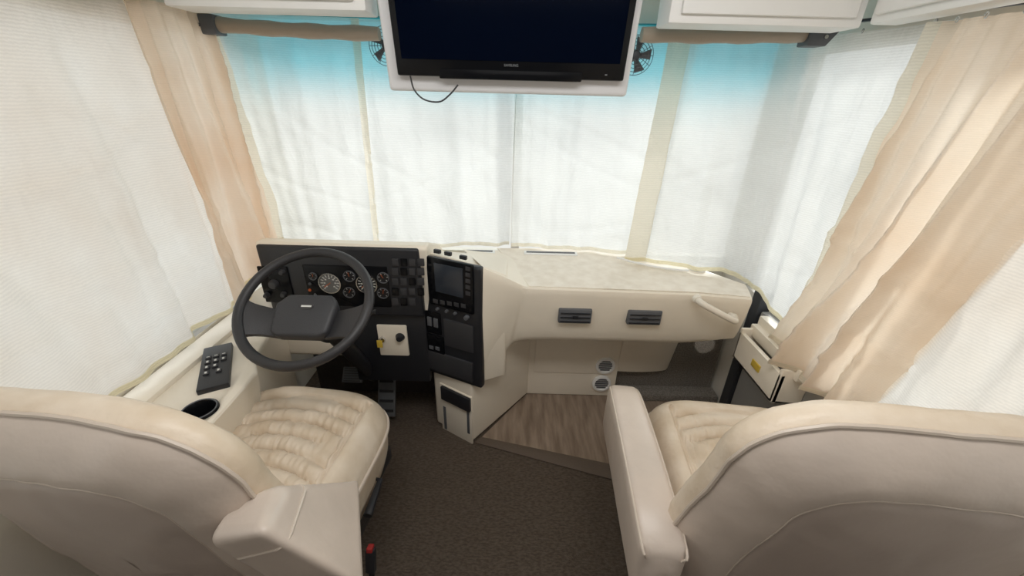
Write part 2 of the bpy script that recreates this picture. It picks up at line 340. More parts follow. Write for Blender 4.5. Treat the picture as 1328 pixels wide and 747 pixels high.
def fan(u, v, label):
    c = q(u, v, 1.65); t = thing('fan', c, label, 'fan')
    m = MB(); S = .82
    for k, r in enumerate((.022, .036, .05, .063, .076)):
        m.tube([c+S*V((r*cos(a), -.022+.018*(r/.076)**2, r*sin(a))) for a in [2*PI*i/36 for i in range(36)]], .0011, True, 6)
    for k in range(12):
        a = 2*PI*k/12; m.tube([c+S*V((r*cos(a), -.022+.018*(r/.076)**2, r*sin(a))) for r in (.015, .045, .076)], .001, False, 6)
    m.build('cage', MT['grey'], t)
    MB().lathe(c+V((0, .02, 0)), (0, 1, 0), [(0, -.04), (.013, -.038), (.017, -.03), (.017, .03), (0, .032)], 20).build('motor', MT['dark'], t)
    for k in range(5):
        a = 2*PI*k/5; e = V((cos(a), 0, sin(a))); f = V((-sin(a), 0, cos(a)))
        MB().prism([c+S*(e*.018+f*.008+V((0, -.006, 0))), c+S*(e*.066+f*.026+V((0, -.010, 0))), c+S*(e*.066-f*.014+V((0, .008, 0))), c+S*(e*.018-f*.008+V((0, .004, 0)))], (0, .0015, 0)).build('blade', MT['grey'], t)
    MB().tube([c+V((0, .03, 0)), c+V((0, .045, .03)), (c.x, c.y+.04, 1.77)], .006).build('mount', MT['dark'], t)
fan(502, 60, 'small dark wire cage fan behind the left edge of the television')
fan(824, 72, 'small dark wire cage fan behind the right edge of the television')
# ---------------------------------------------------------------- dashboard
D = thing('dashboard', (0, 1.7, 0), 'cream dashboard with black instrument cluster, centre pod and mottled top', 'dashboard')
n = 84
top = lerpc([(-.11, 1.385, .905), (-.03, 1.421, .853), (.045, 1.458, .80), (.062, 1.464, .792), (.4, 1.46, .79), (.75, 1.45, .79), (.95, 1.42, .79)], n)
bot = cr([(-.12, 1.392, .355), (-.085, 1.43, .40), (-.02, 1.475, .465), (.06, 1.495, .51), (.4, 1.50, .515), (.74, 1.50, .515), (.95, 1.46, .57)], n)
back = cr([(-.25, 1.86, .80), (-.1, 1.88, .79), (.0, 1.92, .785), (.06, 1.93, .785), (.4, 1.93, .785), (.78, 1.78, .79), (.99, 1.55, .79)], n)
rows = [back, [t.lerp(b, .5)+V((0, 0, .004)) for t, b in zip(top, back)], [t.lerp(b, .05)+V((0, 0, .002)) for t, b in zip(top, back)], top]
for k, (f, o) in enumerate(((.02, -.007), (.06, -.011), (.12, -.013), (.3, -.014), (.5, -.014), (.72, -.013), (.88, -.009), (.96, -.003), (1.0, .008))):
    rows.append([t.lerp(b, f)+V((0, o, 0)) for t, b in zip(top, bot)])
rows.append([b+V((0, .04, -.005)) for b in bot]); rows.append([b+V((0, .26, .02)) for b in bot])
m = MB().rings([list(r) for r in rows], False, False, False)
nn = n+1; base = len(rows)
m.f.append(tuple(i*nn+n for i in range(base)))
m.build('fascia', MT['dash'], D, ang=28)
MB().prism([(.07, 1.468, .7915), (.4, 1.464, .7915), (.75, 1.454, .7915), (.945, 1.424, .7915), (.985, 1.54, .7915), (.77, 1.77, .7915), (.4, 1.925, .7915), (-.08, 1.90, .7915), (.02, 1.62, .797)], (0, 0, .003)).build('top_mat', MT['dashtop'], D)
x0 = P(333, 321, y=1.45).x
def cow(x): return [(x, 1.44, .950), (x, 1.452, .964), (x, 1.50, .960), (x, 1.7, .882), (x, 1.82, .80), (x, 1.82, .60), (x, 1.47, .60)]
MB().prism(cow(x0), (-.33-x0, 0, 0)).build('cowl', MT['dash'], D, bevel=.01, seg=3)
A = V((-.375, 1.50, 0)); B_ = V((-.112, 1.382, 0))
pa = [A+V((0, .01, .36)), B_+V((0, .008, .36)), V((-.02, 1.44, .36)), V((-.02, 1.82, .36)), V((-.375, 1.82, .36))]
pb_ = [A+V((0, .01, .925)), B_+V((0, .008, .912)), V((-.02, 1.44, .85)), V((-.02, 1.82, .79)), V((-.375, 1.82, .80))]
MB().prism2(pa, pb_).build('pod', MT['dash'], D, bevel=.012, seg=3)
MB().prism([(-.355, 1.50, .012), (-.165, 1.385, .012), (.10, 1.73, .012), (.10, 1.80, .012), (-.355, 1.80, .012)], (0, 0, .40)).build('lower_box', MT['dash'], D, bevel=.014, seg=3)
yc = 1.445
def rect_xz(u0, v0, u1, v1, y): 
    c = P((u0+u1)/2, (v0+v1)/2, y=y); w = P(u1, (v0+v1)/2, y=y).x-P(u0, (v0+v1)/2, y=y).x; h = P((u0+u1)/2, v0, y=y).z-P((u0+u1)/2, v1, y=y).z
    return c, abs(w), abs(h)
MB().box((x0+.005, yc-.012, .655), (-.36, yc+.04, .955)).build('cluster_panel', MT['black'], D, bevel=.012, seg=3)
MB().box((x0+.30, yc+.01, .30), (-.36, yc+.05, .67)).build('lower_panel', MT['black'], D, bevel=.01)
yf = yc-.0125
c1 = P(392, 343, y=yf); c2 = P(508, 398, y=yf)
MB().box((c1.x, yf-.004, c2.z), (c2.x, yf+.004, c1.z)).build('gauge_plate', MT['black2'], D, bevel=.003)
def gauge(u, v, r, ang, pale=False):
    c = P(u, v, y=yf-.005)
    g = MB().lathe(c, (0, -1, 0), [(r*.90, 0), (r*.92, .006), (r, .006), (r, -.004), (r*.90, -.004)], 32)
    g = g.build('gauge', MT['chrome'] if r > .03 else MT['grey'], D)
    MB().lathe(c, (0, -1, 0), [(0, .0005), (r*.9, .0005), (r*.9, -.003), (0, -.003)], 32).build('dial', MT['dial2'] if pale else MT['dial'], g)
    m = MB(); nt = 13 if r > .03 else 6
    for k in range(nt):
        a = R(225-270*k/(nt-1)); e = V((cos(a), 0, sin(a)))
        m.obox(c+e*r*.72+V((0, -.0012, 0)), e, V((0, -1, 0)), V((-sin(a), 0, cos(a))), r*.24, .001, r*.08)
        if r > .03 and k % 2 == 0: m.obox(c+e*r*.48+V((0, -.0012, 0)), X, V((0, -1, 0)), Z, r*.15, .001, r*.12)
    m.build('markings', MT['tick'], g)
    a = R(ang); e = V((cos(a), 0, sin(a)))
    MB().obox(c+e*r*.3+V((0, -.003, 0)), e, V((0, -1, 0)), V((-sin(a), 0, cos(a))), r*.75, .0015, r*.06).build('needle', MT['orange'], g)
for a in ((428, 367, .044, 215, True), (453, 358, .023, 100), (453, 379, .023, 60), (476, 368, .042, 215), (497, 360, .023, 120), (497, 380, .023, 80), (406, 358, .016, 90)): gauge(*a)
for (u, v) in ((402, 368), (402, 376), (409, 382)):
    c = P(u, v, y=yf-.004); MB().lathe(c, (0, -1, 0), [(0, .004), (.006, .003), (.006, -.002), (0, -.002)], 12).build('indicator_light', MT['orange'] if v == 376 else MT['grey'], D)
c, w, h = rect_xz(340, 346, 378, 392, yf)
MB().box((c.x-w/2, yf-.006, c.z-h/2), (c.x+w/2, yf+.003, c.z+h/2)).build('light_switch_plate', MT['black2'], D, bevel=.004)
for u, v, r in ((356, 368, .018), (347, 382, .010), (367, 352, .010), (369, 381, .011)):
    c = P(u, v, y=yf-.006); MB().lathe(c, (0, -1, 0), [(0, .02), (r*.8, .019), (r, .012), (r*1.1, 0), (0, 0)], 20).build('knob', MT['pad'], D)
for uu in (513, 524, 535, 546):
    for vv in (340, 352, 365, 378, 391):
        if uu == 546 and vv > 380: continue
        c, w, h = rect_xz(uu-4.2, vv-4.6, uu+4.2, vv+4.6, yf)
        MB().box((c.x-w/2, yf-.006, c.z-h/2), (c.x+w/2, yf+.003, c.z+h/2)).build('rocker_switch', MT['pad'] if (uu+vv) % 3 else MT['black2'], D, bevel=.002)
yk = 1.452
c, w, h = rect_xz(491, 422, 529, 461, yk)
kp = MB().box((c.x-w/2, yk-.004, c.z-h/2), (c.x+w/2, yk+.03, c.z+h/2)).build('ignition_plate', MT['dash'], D, bevel=.006)
c = P(519, 437, y=yk-.005); MB().lathe(c, (0, -1, 0), [(0, .022), (.012, .021), (.015, .012), (.02, 0), (0, 0)], 20).build('knob', MT['black'], kp)
c = P(496, 440, y=yk-.005); MB().lathe(c, (0, -1, 0), [(0, .01), (.011, .009), (.013, 0), (0, 0)], 18).build('ignition_lock', MT['chrome'], kp)
kt = thing('key', P(494, 440, y=yk-.02), 'small key with a yellow tag hanging from the ignition', 'key')
kc = P(495, 440, y=yk-.016)
MB().obox(kc, X, Z, Y, .004, .02, .03).build('blade', MT['chrome'], kt); MB().obox(kc+V((-.004, -.018, -.012)), X, Z, Y, .024, .036, .004).build('tag', MT['yellow'], kt, bevel=.002)
MB().box((x0-.02, 1.455, .43), (x0+.32, 1.52, .62)).build('knee_panel', MT['dash'], D, bevel=.02, seg=3)
MB().box((x0-.04, 1.72, .01), (-.36, 1.76, .62)).build('firewall', MT['footwell'], D)
pn = V((-(B_-A).y, (B_-A).x, 0)).normalized(); pn = pn if pn.y < 0 else -pn
pax = (B_-A).normalized()
L_ = (B_-A).length
pc = (A+B_)/2
def podbox(name, u0, v0, u1, v1, d, m, parent, bev=.003, base=.0):
    p0 = pc+pn*(.022+base)
    c = PL((u0+u1)/2, (v0+v1)/2, p0, pn); w = (PL(u1, (v0+v1)/2, p0, pn)-PL(u0, (v0+v1)/2, p0, pn)).dot(pax); h = (PL((u0+u1)/2, v0, p0, pn)-PL((u0+u1)/2, v1, p0, pn)).z
    return MB().obox(c+pn*(d/2-.002), pax, Z, pn, w, h, d+.004).build(name, m, parent, bevel=bev)
pp = MB().obox(pc+V((0, 0, .63))+pn*.006, pax, Z, pn, L_+.004, .565, .034).build('pod_panel', MT['black'], D, bevel=.012, seg=3)
mon = podbox('monitor', 556, 338, 614, 400, .012, MT['black2'], pp, .006)
podbox('monitor_screen', 564, 345, 600, 382, .003, MT['lcd'], pp, .001, .013)
for k in range(5): podbox('button', 604, 346+8*k, 610, 351+8*k, .003, MT['pad'], pp, .001, .012)
for k in range(5): podbox('button', 562+9*k, 388+1.5*k, 568+9*k, 393+1.5*k, .003, MT['pad'], pp, .001, .012)
c = PL(606, 411, pc+pn*.024, pn); MB().lathe(c, pn, [(0, .016), (.009, .015), (.011, 0), (0, 0)], 18).build('knob', MT['grey'], pp)
for u in (568, 580, 591):
    c = PL(u, 400+(u-568)*.25, pc+pn*.024, pn); MB().lathe(c, pn, [(0, .012), (.006, .011), (.007, 0), (0, 0)], 14).build('knob', MT['grey'], pp)
podbox('control_plate', 543, 403, 572, 430, .006, MT['black2'], pp)
for k in range(3): podbox('rocker_switch', 547+8*k, 409+2*k, 552+8*k, 420+2*k, .005, MT['grey'], pp, .001, .006)
podbox('radio', 545, 433, 576, 458, .008, MT['black2'], pp)
for k in range(3): podbox('radio_key', 549+8*k, 447+1.5*k, 554+8*k, 451+1.5*k, .003, MT['grey'], pp, .001, .009)
podbox('tray_door', 577, 418, 614, 452, .008, MT['pad'], pp)
podbox('tray_door', 548, 460, 612, 484, .010, MT['pad'], pp)
for u, v in ((566, 327), (580, 330), (600, 335)):
    c = P(u, v, z=.925); MB().obox(c+V((0, .02, -.004)), pax, pn, Z, .03, .014, .016).build('clip', MT['black'], D, bevel=.003)
lp0 = V((-.26, 1.4425, .2)); la = (V((-.165, 1.385, 0))-V((-.355, 1.50, 0))).normalized(); ln = V((la.y, -la.x, 0)); ln = ln if ln.y < 0 else -ln
def lbox(name, u0, v0, u1, v1, d, m, parent, base=0, bev=.003):
    p0 = lp0+ln*base; c = PL((u0+u1)/2, (v0+v1)/2, p0, ln); w = (PL(u1, (v0+v1)/2, p0, ln)-PL(u0, (v0+v1)/2, p0, ln)).dot(la); h = (PL((u0+u1)/2, v0, p0, ln)-PL((u0+u1)/2, v1, p0, ln)).z
    return MB().obox(c+ln*(d/2-.002), la, Z, ln, w, h, d+.004).build(name, m, parent, bevel=bev)
ld = lbox('compartment_door', 573, 507, 612, 566, .006, MT['dash'], D, 0, .004)
lbox('pull', 574, 508, 610, 524, .014, MT['black'], ld, .005)
lbox('slot', 576, 528, 579, 556, .002, MT['grey'], ld, .006, .0005); lbox('slot', 606, 534, 609, 562, .002, MT['grey'], ld, .006, .0005)
def fvent(u0, v0, u1, v1):
    yy = 1.458
    c, w, h = rect_xz(u0, v0, u1, v1, yy)
    t = MB().box((c.x-w/2, 1.446, c.z-h/2), (c.x+w/2, 1.50, c.z+h/2)).build('air_vent', MT['grey'], D, bevel=.006)
    for k in range(3): MB().box((c.x-w/2+.008, 1.441, c.z-h/2+.008+k*h/3.4), (c.x+w/2-.008, 1.447, c.z-h/2+.012+k*h/3.4)).build('slat', MT['black'], t)
    MB().box((c.x-.012, 1.438, c.z-.006), (c.x+.012, 1.444, c.z+.006)).build('tab', MT['black'], t, bevel=.002)
fvent(724, 400, 767, 418); fvent(813, 402, 857, 420)
for u, v, w in ((622, 327, .15), (714, 329, .26)):
    c = P(u, v, z=.797); t = MB().box((c.x-w/2, c.y-.022, c.z-.006), (c.x+w/2, c.y+.022, c.z+.006)).build('defroster_vent', MT['white'], D, bevel=.004)
    MB().box((c.x-w/2+.012, c.y-.008, c.z+.0055), (c.x+w/2-.012, c.y+.008, c.z+.008)).build('slot', MT['grey'], t)
def rvent(c, ax, r, parent):
    t = MB().lathe(c, ax, [(0, .002), (r*.72, .002), (r*.78, .010), (r, .008), (r, -.006), (0, -.006)], 28).build('round_vent', MT['white'], parent)
    ax = V(ax).normalized(); a = X if abs(ax.x) < .5 else Y; b = ax.cross(a)
    m = MB()
    for k in (-2, -1, 0, 1, 2): m.obox(V(c)+b*r*.26*k+ax*.004, a, b, ax, 2*r*.70*math.sqrt(max(.05, 1-(k*.26/.75)**2)), r*.13, .004)
    m.build('grille', MT['grey'], t)
rvent(P(904, 349, z=.797), (0, 0, 1), .036, D)
yg = 1.735
gp = MB().box((.095, yg, .008), (.575, yg+.03, .53)).build('glove_panel', MT['dash'], D, bevel=.006)
MB().box((.13, yg-.006, .16), (.52, yg+.005, .44)).build('glove_door', MT['dash'], gp, bevel=.004)
rvent(P(785, 474, y=yg-.008), (0, -1, 0), .050, gp); rvent(P(780, 497, y=yg-.008), (0, -1, 0), .050, gp)
def bul(k, z, xr=.912): return [V((.572+(xr-.572)*i/16, 1.785-k*sin(PI*min(1, .3+.70*i/16))**.4, z)) for i in range(17)]+[V((xr, 1.788, z)), V((.572, 1.788, z))]
MB().prism2(bul(.045, .17, .86), bul(.10, .53)).build('lower_bulge', MT['dash'], D, bevel=.006, ang=50)
MB().box((.57, 1.79, .0), (1.12, 1.83, .60)).build('kick_panel', MT['gcarpet'], D)
tag(MB().box((.585, 1.70, .007), (1.13, 1.785, .05)).build('step_carpet', MT['gcarpet'], bevel=.008), 'grey carpeted ledge on the floor below the right end of the dashboard', 'carpet')
h0, h1 = P(906, 390, y=1.40), P(953, 415, y=1.38)
gh = thing('grab_handle', h1, 'cream grab handle slanting across the right end of the dashboard', 'handle')
d_ = (h1-h0)
MB().tube(cr([h0+V((0, .03, 0)), h0+V((0, -.012, .0))+d_*.03, h0+d_*.3+V((0, -.022, 0)), h0+d_*.7+V((0, -.022, 0)), h1+V((0, -.012, 0))-d_*.03, h1+V((0, .04, 0))], 30), .0125, False, 12).build('grip', MT['handle'], gh)
for p in (h0, h1): MB().lathe(p+V((0, .02, 0)), (0, -1, 0), [(0, .02), (.016, .018), (.019, 0), (0, 0)], 16).build('mount', MT['handle'], gh)
w_pts = [P(u, v, z=.812) for u, v in ((800, 334), (822, 340), (850, 346), (878, 350), (893, 351))]
tag(MB().tube(cr(w_pts, 20), .005, False, 8).build('cord', MT['white']), 'white cord lying on the dashboard along the curtain hem', 'cord')
# ---------------------------------------------------------------- right door and jamb
struct(MB().box((1.085, 1.56, .0), (1.14, 1.62, .74)).build('trim_5', MT['dark'], bevel=.006))
struct(MB().box((1.10, .75, .05), (1.14, 1.555, .66)).build('door_1', MT['doorgrey'], bevel=.008))
dk = thing('door_pocket', (1.05, 1.37, .46), 'cream storage pocket on the entry door beside the passenger seat', 'door pocket')
m = MB(); m.box((.985, 1.18, .47), (1.005, 1.48, .60)); m.box((.985, 1.18, .47), (1.10, 1.48, .485)); m.box((.985, 1.18, .47), (1.10, 1.195, .62)); m.box((.985, 1.465, .47), (1.10, 1.48, .62)); m.build('tray', MT['dash'], dk, bevel=.004)
MB().box((1.06, 1.15, .60), (1.10, 1.50, .67)).build('back_rail', MT['dash'], dk, bevel=.008)
MB().box((1.03, 1.16, .585), (1.065, 1.49, .635)).build('step_trim', MT['dash'], dk, bevel=.005)
MB().box((.980, 1.29, .525), (.986, 1.345, .555)).build('latch', MT['yellow'], dk, bevel=.002)
# ---------------------------------------------------------------- left side console
sc2 = thing('side_console', (-.97, 1.0, 0), 'cream side console between driver seat and left wall', 'console')
za, zt = .012, .655
oa = [(-1.08, .70), (-.955, .70), (-.955, .90), (-.955, 1.10), (-.96, 1.30), (-.965, 1.43), (-1.08, 1.43)]
e0 = P(290, 533, z=zt); e1 = P(334, 482, z=zt); e2 = P(333, 466, z=zt)
ob_ = [(-1.08, .70), (e0.x, .70), (e0.x, e0.y+.02), (e1.x, e1.y), (e2.x-.005, e2.y), (-.945, 1.43), (-1.08, 1.43)]
body = MB().prism2([V((x, y, za)) for x, y in oa], [V((x, y, zt)) for x, y in ob_]).build('body', MT['dash'], sc2, bevel=.014, seg=3)
cc = P(259, 533, z=zt)
cut(body, MB().lathe(cc, Z, [(0, -.09), (.039, -.09), (.041, .05), (0, .05)], 32).build('cutter', MT['dash']))
MB().prism([(-1.135, .7, .652), (-1.05, .7, .652), (-1.05, 1.43, .652), (-1.135, 1.43, .652)], (0, 0, .02)).build('sill', MT['dash'], sc2, bevel=.006)
zz = zt+.004
c = P(281, 477, z=zz)
ey = (P(284, 450, z=zz)-P(277, 504, z=zz)); hl = ey.length; ey.normalize(); ex = V((ey.y, -ey.x, 0))
sp = MB().obox(c+V((0, 0, .004)), ex, ey, Z, .084, hl, .02).build('switch_panel', MT['black'], sc2, bevel=.004)
for i, (a, b) in enumerate(((-.022, .05), (0, .05), (.022, .05), (-.022, .02), (.0, .02), (.022, .02), (-.022, -.012), (.0, -.012), (-.022, -.045), (.012, -.045))):
    k = MB().obox(c+ex*a+ey*b+V((0, 0, .016)), ex, ey, Z, .016, .018, .006).build('switch', MT['pad'], sp, bevel=.001)
    MB().obox(c+ex*a+ey*b+V((0, 0, .0195)), ex, ey, Z, .009 if i < 3 else .006, .003 if i < 3 else .010, .001).build('mark', MT['tick'], k)
cw = MB().lathe(cc, Z, [(0, -.080), (.0375, -.080), (.0385, .004), (.041, .007), (.047, .006), (.049, .0005), (.0395, .0005), (.0388, -.085), (0, -.085)], 32).build('cup_holder', MT['black2'], sc2)
MB().tube([cc+V((.043*cos(a), .043*sin(a), .007)) for a in [2*PI*k/32 for k in range(32)]], .002, True, 6).build('rim', MT['grey'], cw)
# ---------------------------------------------------------------- steering wheel
e = R(55); wc = V((-.648, 1.105, .877)); wn = V((0, -cos(e), sin(e))); wu = V((0, sin(e), cos(e)))
def Wp(a, b, c=0): return wc+X*a+wu*b+wn*c
sw = thing('steering_wheel', wc, 'large dark grey steering wheel in front of the instrument cluster', 'steering wheel')
RR = .199
MB().tube([Wp(RR*cos(a), RR*sin(a), .01) for a in [2*PI*i/64 for i in range(64)]], .0155, True, 14).build('rim', MT['rubber'], sw)
MB().prism([Wp(a, b-.022, -.04) for a, b in ((-.065, .065), (.075, .065), (.096, .03), (.088, -.065), (.06, -.08), (-.065, -.08), (-.09, -.065), (-.098, .03))], wn*.045).build('hub', MT['pad'], sw, bevel=.014, seg=3)
for s_ in (-1, 1):
    up_e = cr([(.07, .015, -.03), (.12, .022, -.022), (.17, .03, -.006), (.196, .045, .006)], 8); dn_e = cr([(.07, -.075, -.03), (.12, -.072, -.022), (.16, -.08, -.006), (.174, -.10, .006)], 8)
    poly = [(p.x, p.y, p.z) for p in up_e]+[(p.x, p.y, p.z) for p in reversed(dn_e)]
    MB().prism2([Wp(s_*a, b-.022, c-.01) for a, b, c in poly], [Wp(s_*a, b-.022, c+.01) for a, b, c in poly]).build('spoke', MT['rubber'], sw, bevel=.005, seg=2)
em = MB().prism([Wp(.004+.022*cos(t), -.002+.011*sin(t), .004) for t in [2*PI*k/24 for k in range(24)]], wn*.003).build('emblem', MT['badge'], sw)
MB().obox(Wp(.004, -.002, .0075), X, wu, wn, .032, .006, .001).build('emblem_bar', MT['tick'], em)
MB().lathe(Wp(0, 0, -.04), -wn, [(.0, 0), (.06, 0), (.055, .10), (.045, .16), (.03, .17), (.03, .70), (0, .70)], 20).build('column', MT['black'], sw)
MB().tube([Wp(.03, 0, -.11), Wp(.15, .02, -.09), Wp(.19, .03, -.09)], [.006, .006, .009]).build('stalk', MT['black'], sw)
def pedal(u, v, y, w, h, tilt, m, label, nm):
    c = P(u, v, y=y); t = thing(nm, (c.x, c.y, 0), label, 'pedal')
    ax = X; au = V((0, sin(tilt), cos(tilt))); an = ax.cross(au)
    MB().obox(c, ax, au, an, w, h, .014).build('pad', m, t, bevel=.004)
    g = MB()
    for k in range(6): g.obox(c+au*h*(-.4+.16*k)+an*.008, ax, au, an, w*.8, h*.04, .006)
    g.build('tread', MT['rubber'], t)
    MB().tube([c-an*.01, c-an*.05+V((0, .04, .02)), (c.x, 1.715, c.z+.06)], .009).build('arm', MT['dark'], t)
pedal(502, 500, 1.56, .085, .31, R(22), MT['metal'], 'grey ribbed metal accelerator pedal under the dash beside the centre pod', 'accelerator_pedal')
pedal(458, 486, 1.58, .10, .075, R(40), MT['grey'], 'small grey brake pedal in the footwell left of the long metal pedal', 'brake_pedal')
# ---------------------------------------------------------------- seats
def seat(root, rot, label, armfn, Hz, cx0=0, hw=.262, sq=3.8, bx0=.03, rr=.15, mid=.032):
    t = thing('captain_seat', root, label, 'seat', None)
    Rm = Matrix.Rotation(rot, 3, 'Z'); RV = V(root)
    def G(p): return Rm @ V(p)+RV
    NS = 180; hd = .28
    def outl(a): 
        c, s = cos(a), sin(a); k = 2/sq
        return math.copysign(abs(c)**k, c)*hw, math.copysign(abs(s)**k, s)*hd
    def feat(x, y):
        h = 0; sm = lambda q: max(0, min(1, q))
        ax_ = abs(x); ins = sm((.195-ax_)/.015)*sm((y+.30)/.02)*sm((.21-y-.25*(x*x))/.025)
        yy = y+1.2*x*x+.003*noise.noise(V((x*14, y*8, 1)))
        rib = abs(sin(PI*(yy+.02)/.056))**.36*.028-.028
        h += ins*(rib+.006*cos(PI*x/.36)+.008) + (1-ins)*.014
        d = abs(ax_-.195); 
        if y < .205: h -= .016*math.exp(-(d/.006)**2)
        h -= .006*math.exp(-((x-.0)/.005)**2)*ins
        q = V((x*22, y*22, 3.1))
        h += .002*noise.noise(q)+.0012*noise.noise(q*2.2)+ins*.0055*noise.noise(V((x*75, y*18, 7)))
        return h
    rg = []; angs = [2*PI*k/NS for k in range(NS)]
    pts = [outl(a) for a in angs]
    for i in range(1, 121):
        r = i/120; rg.append([G((cx0+x*r, y*r, .533+feat(x*r, y*r)-.058*max(0, (r-.80)/.20)**2.2)) for x, y in pts])
    for s_, z in ((1.02, .47), (1.03, .45), (1.02, .43), (1.0, .36), (.95, .30)): rg.append([G((cx0+x*s_, y*s_, z)) for x, y in pts])
    MB().rings(rg).build('cushion', MT['leather_seat'], t, ang=80)
    MB().tube([G((cx0+x*1.032, y*1.032, .453)) for x, y in pts], .006, True, 6).build('piping', MT['piping'], t)
    tl = R(11); zb_ = .24; H = (Hz-zb_)/cos(tl); yb = -.405+(1.07-zb_)*math.tan(tl)
    def Bk(a, b, c):
        c += .0045*noise.noise(V((a*9, b*9, rot+1)))+.0028*noise.noise(V((a*20, b*20, 4)))
        return G((bx0+a, yb-b*sin(tl)+c*cos(tl), zb_+b*cos(tl)+c*sin(tl)))
    ol = []
    hb, ht = .305, .300
    for k in range(13): ol.append((-hb+.05+(2*hb-.1)*k/12, 0))
    for k in range(1, 7): f = R(90*k/7); ol.append((hb-.05+.05*sin(f), .05-.05*cos(f)))
    for k in range(17): f = k/16; ol.append((hb+(ht-hb)*f+mid*sin(PI*f)**1.3, .05+(H-rr-.05)*f))
    for k in range(1, 16): f = R(90*k/16); ol.append((ht-rr+rr*cos(f), H-rr+rr*sin(f)*.95))
    for k in range(15): ol.append((ht-rr-(2*(ht-rr))*k/14, H-rr*.05+.004*sin(PI*k/14)))
    for k in range(1, 16): f = R(90*k/16); ol.append((-(ht-rr)-rr*sin(f), H-rr+rr*cos(f)*.95))
    for k in range(17): f = 1-k/16; ol.append((-(hb+(ht-hb)*f+mid*sin(PI*f)**1.3), .05+(H-rr-.05)*f))
    for k in range(1, 7): f = R(90*k/7); ol.append((-hb+.05-.05*cos(f), .05-.05*sin(f)))
    cy = H*.55
    def ring(ins, c): return [Bk(x*(1-ins/hb), cy+(y-cy)*(1-ins/(H*.45)), c) for x, y in ol]
    prof_band = [(.098, -.062), (.09, -.0625), (.07, -.056), (.045, -.044), (.02, -.024), (.004, -.006), (0, 0)]
    prof_back = [(.28, -.082), (.25, -.081), (.22, -.080), (.19, -.077), (.16, -.074), (.125, -.069), (.105, -.0655), (.098, -.062)]
    prof_front = [(0, 0), (-.006, .012), (-.008, .030), (.002, .052), (.03, .068), (.07, .072), (.09, .066), (.11, .07), (.2, .066), (.29, .06)]
    MB().rings([ring(*p) for p in prof_band], True, False, False).build('backrest_band', MT['leather'], t, ang=80)
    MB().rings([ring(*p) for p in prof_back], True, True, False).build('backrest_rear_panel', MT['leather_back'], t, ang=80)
    MB().rings([ring(*p) for p in prof_front], True, False, True).build('backrest_cushion', MT['leather_seat'], t, ang=80)
    MB().tube(ring(-.002, 0), .0045, True, 7).build('piping', MT['piping'], t)
    MB().tube(ring(.097, -.0615), .0022, True, 6).build('seam', MT['piping'], t)
    MB().hexa([G(p) for p in ((-.19, -.2, .0), (.19, -.2, .0), (.19, .2, .0), (-.19, .2, .0), (-.16, -.18, .22), (.16, -.18, .22), (.16, .18, .22), (-.16, .18, .22))]).build('pedestal', MT['footwell'], t, bevel=.02)
    MB().hexa([G(p) for p in ((-.20, -.24, .215), (.20, -.24, .215), (.20, .24, .215), (-.20, .24, .215), (-.225, -.26, .31), (.225, -.26, .31), (.225, .26, .31), (-.225, .26, .31))]).build('seat_pan', MT['black'], t, bevel=.02)
    armfn(t, G, Bk)
    return t
def arm_driver(t, G, Bk):
    T1, T2, T3, T4 = P(262, 704, z=.79), P(300, 643, z=.83), P(374, 627, z=.83), P(336, 690, z=.85)
    F1 = P(468, 618, z=.63); F2 = P(476, 765, z=.62)
    G2 = T2+(F1-T3)+V((0, 0, -.10)); G1 = T1+(F2-T4)+V((0, 0, -.06))
    ar = MB().hexa([T1, T2, T3, T4, G1, G2, F1, F2]).build('armrest', MT['leather'], t, bevel=.024, seg=6)
    sec = [a.lerp(b, .22) for a, b in ((T1, G1), (T2, G2), (T3, F1), (T4, F2))]; loop = []
    for i in range(4):
        c0 = sec[i]; pv = (sec[i-1]-c0).normalized(); nx = (sec[(i+1) % 4]-c0).normalized()
        for f in (0, .25, .5, .75, 1):
            a_ = c0+pv*.024*(1-f)**1.6; loop.append(a_+nx*.024*f**1.6)
    MB().tube(loop, .0032, True, 6).build('seam', MT['piping'], ar)
    MB().tube([G((.275, .05, .36)), G((.31, .05, .36)), G((.315, -.06, .34))], [.007, .009, .014]).build('recline_lever', MT['black'], t)
    MB().hexa([G(p) for p in ((.22, -.10, .29), (.285, -.10, .29), (.285, .20, .29), (.22, .20, .29), (.22, -.10, .35), (.285, -.10, .35), (.285, .20, .35), (.22, .20, .35))]).build('side_rail', MT['black'], t, bevel=.01)
def arm_pass(t, G, Bk):
    def L(x, y, z): return G((x, y, z))
    sec = []; seams = ([], [])
    for y, zt, zb2, w in ((-.39, .655, .53, .040), (-.375, .677, .51, .051), (-.2, .675, .49, .054), (0, .655, .46, .054), (.14, .635, .43, .053), (.195, .617, .42, .049), (.217, .595, .44, .038)):
        ringp = []
        for k in range(28):
            a = 2*PI*k/28; cx_ = math.copysign(abs(cos(a))**.33, cos(a)); sz = math.copysign(abs(sin(a))**.33, sin(a))
            ringp.append(L(-.336+w*cx_, y, (zt+zb2)/2+(zt-zb2)/2*sz))
        sec.append(ringp)
        for j, sg in enumerate((-1, 1)): seams[j].append(L(-.336+sg*w*.885, y, (zt+zb2)/2+(zt-zb2)/2*.885))
    ar = MB().rings(sec).build('armrest', MT['leather'], t, ang=70)
    for sm_ in seams: MB().tube(cr(sm_, 30), .003, False, 6).build('seam', MT['piping'], ar)
    MB().tube([L(-.28, -.33, .54), L(-.38, -.33, .54)], .03, False, 14).build('armrest_pivot', MT['black'], t)
seat((-.725, .875, 0), R(-6), 'cream leather captain seat behind the steering wheel', arm_driver, 1.015, .035, .262, 3.8, .0, .18, .022)
seat((.70, .85, 0), R(-6), 'cream leather captain seat with long armrest beside the entry door', arm_pass, 1.06, .03, .268, 5, .028, .15)
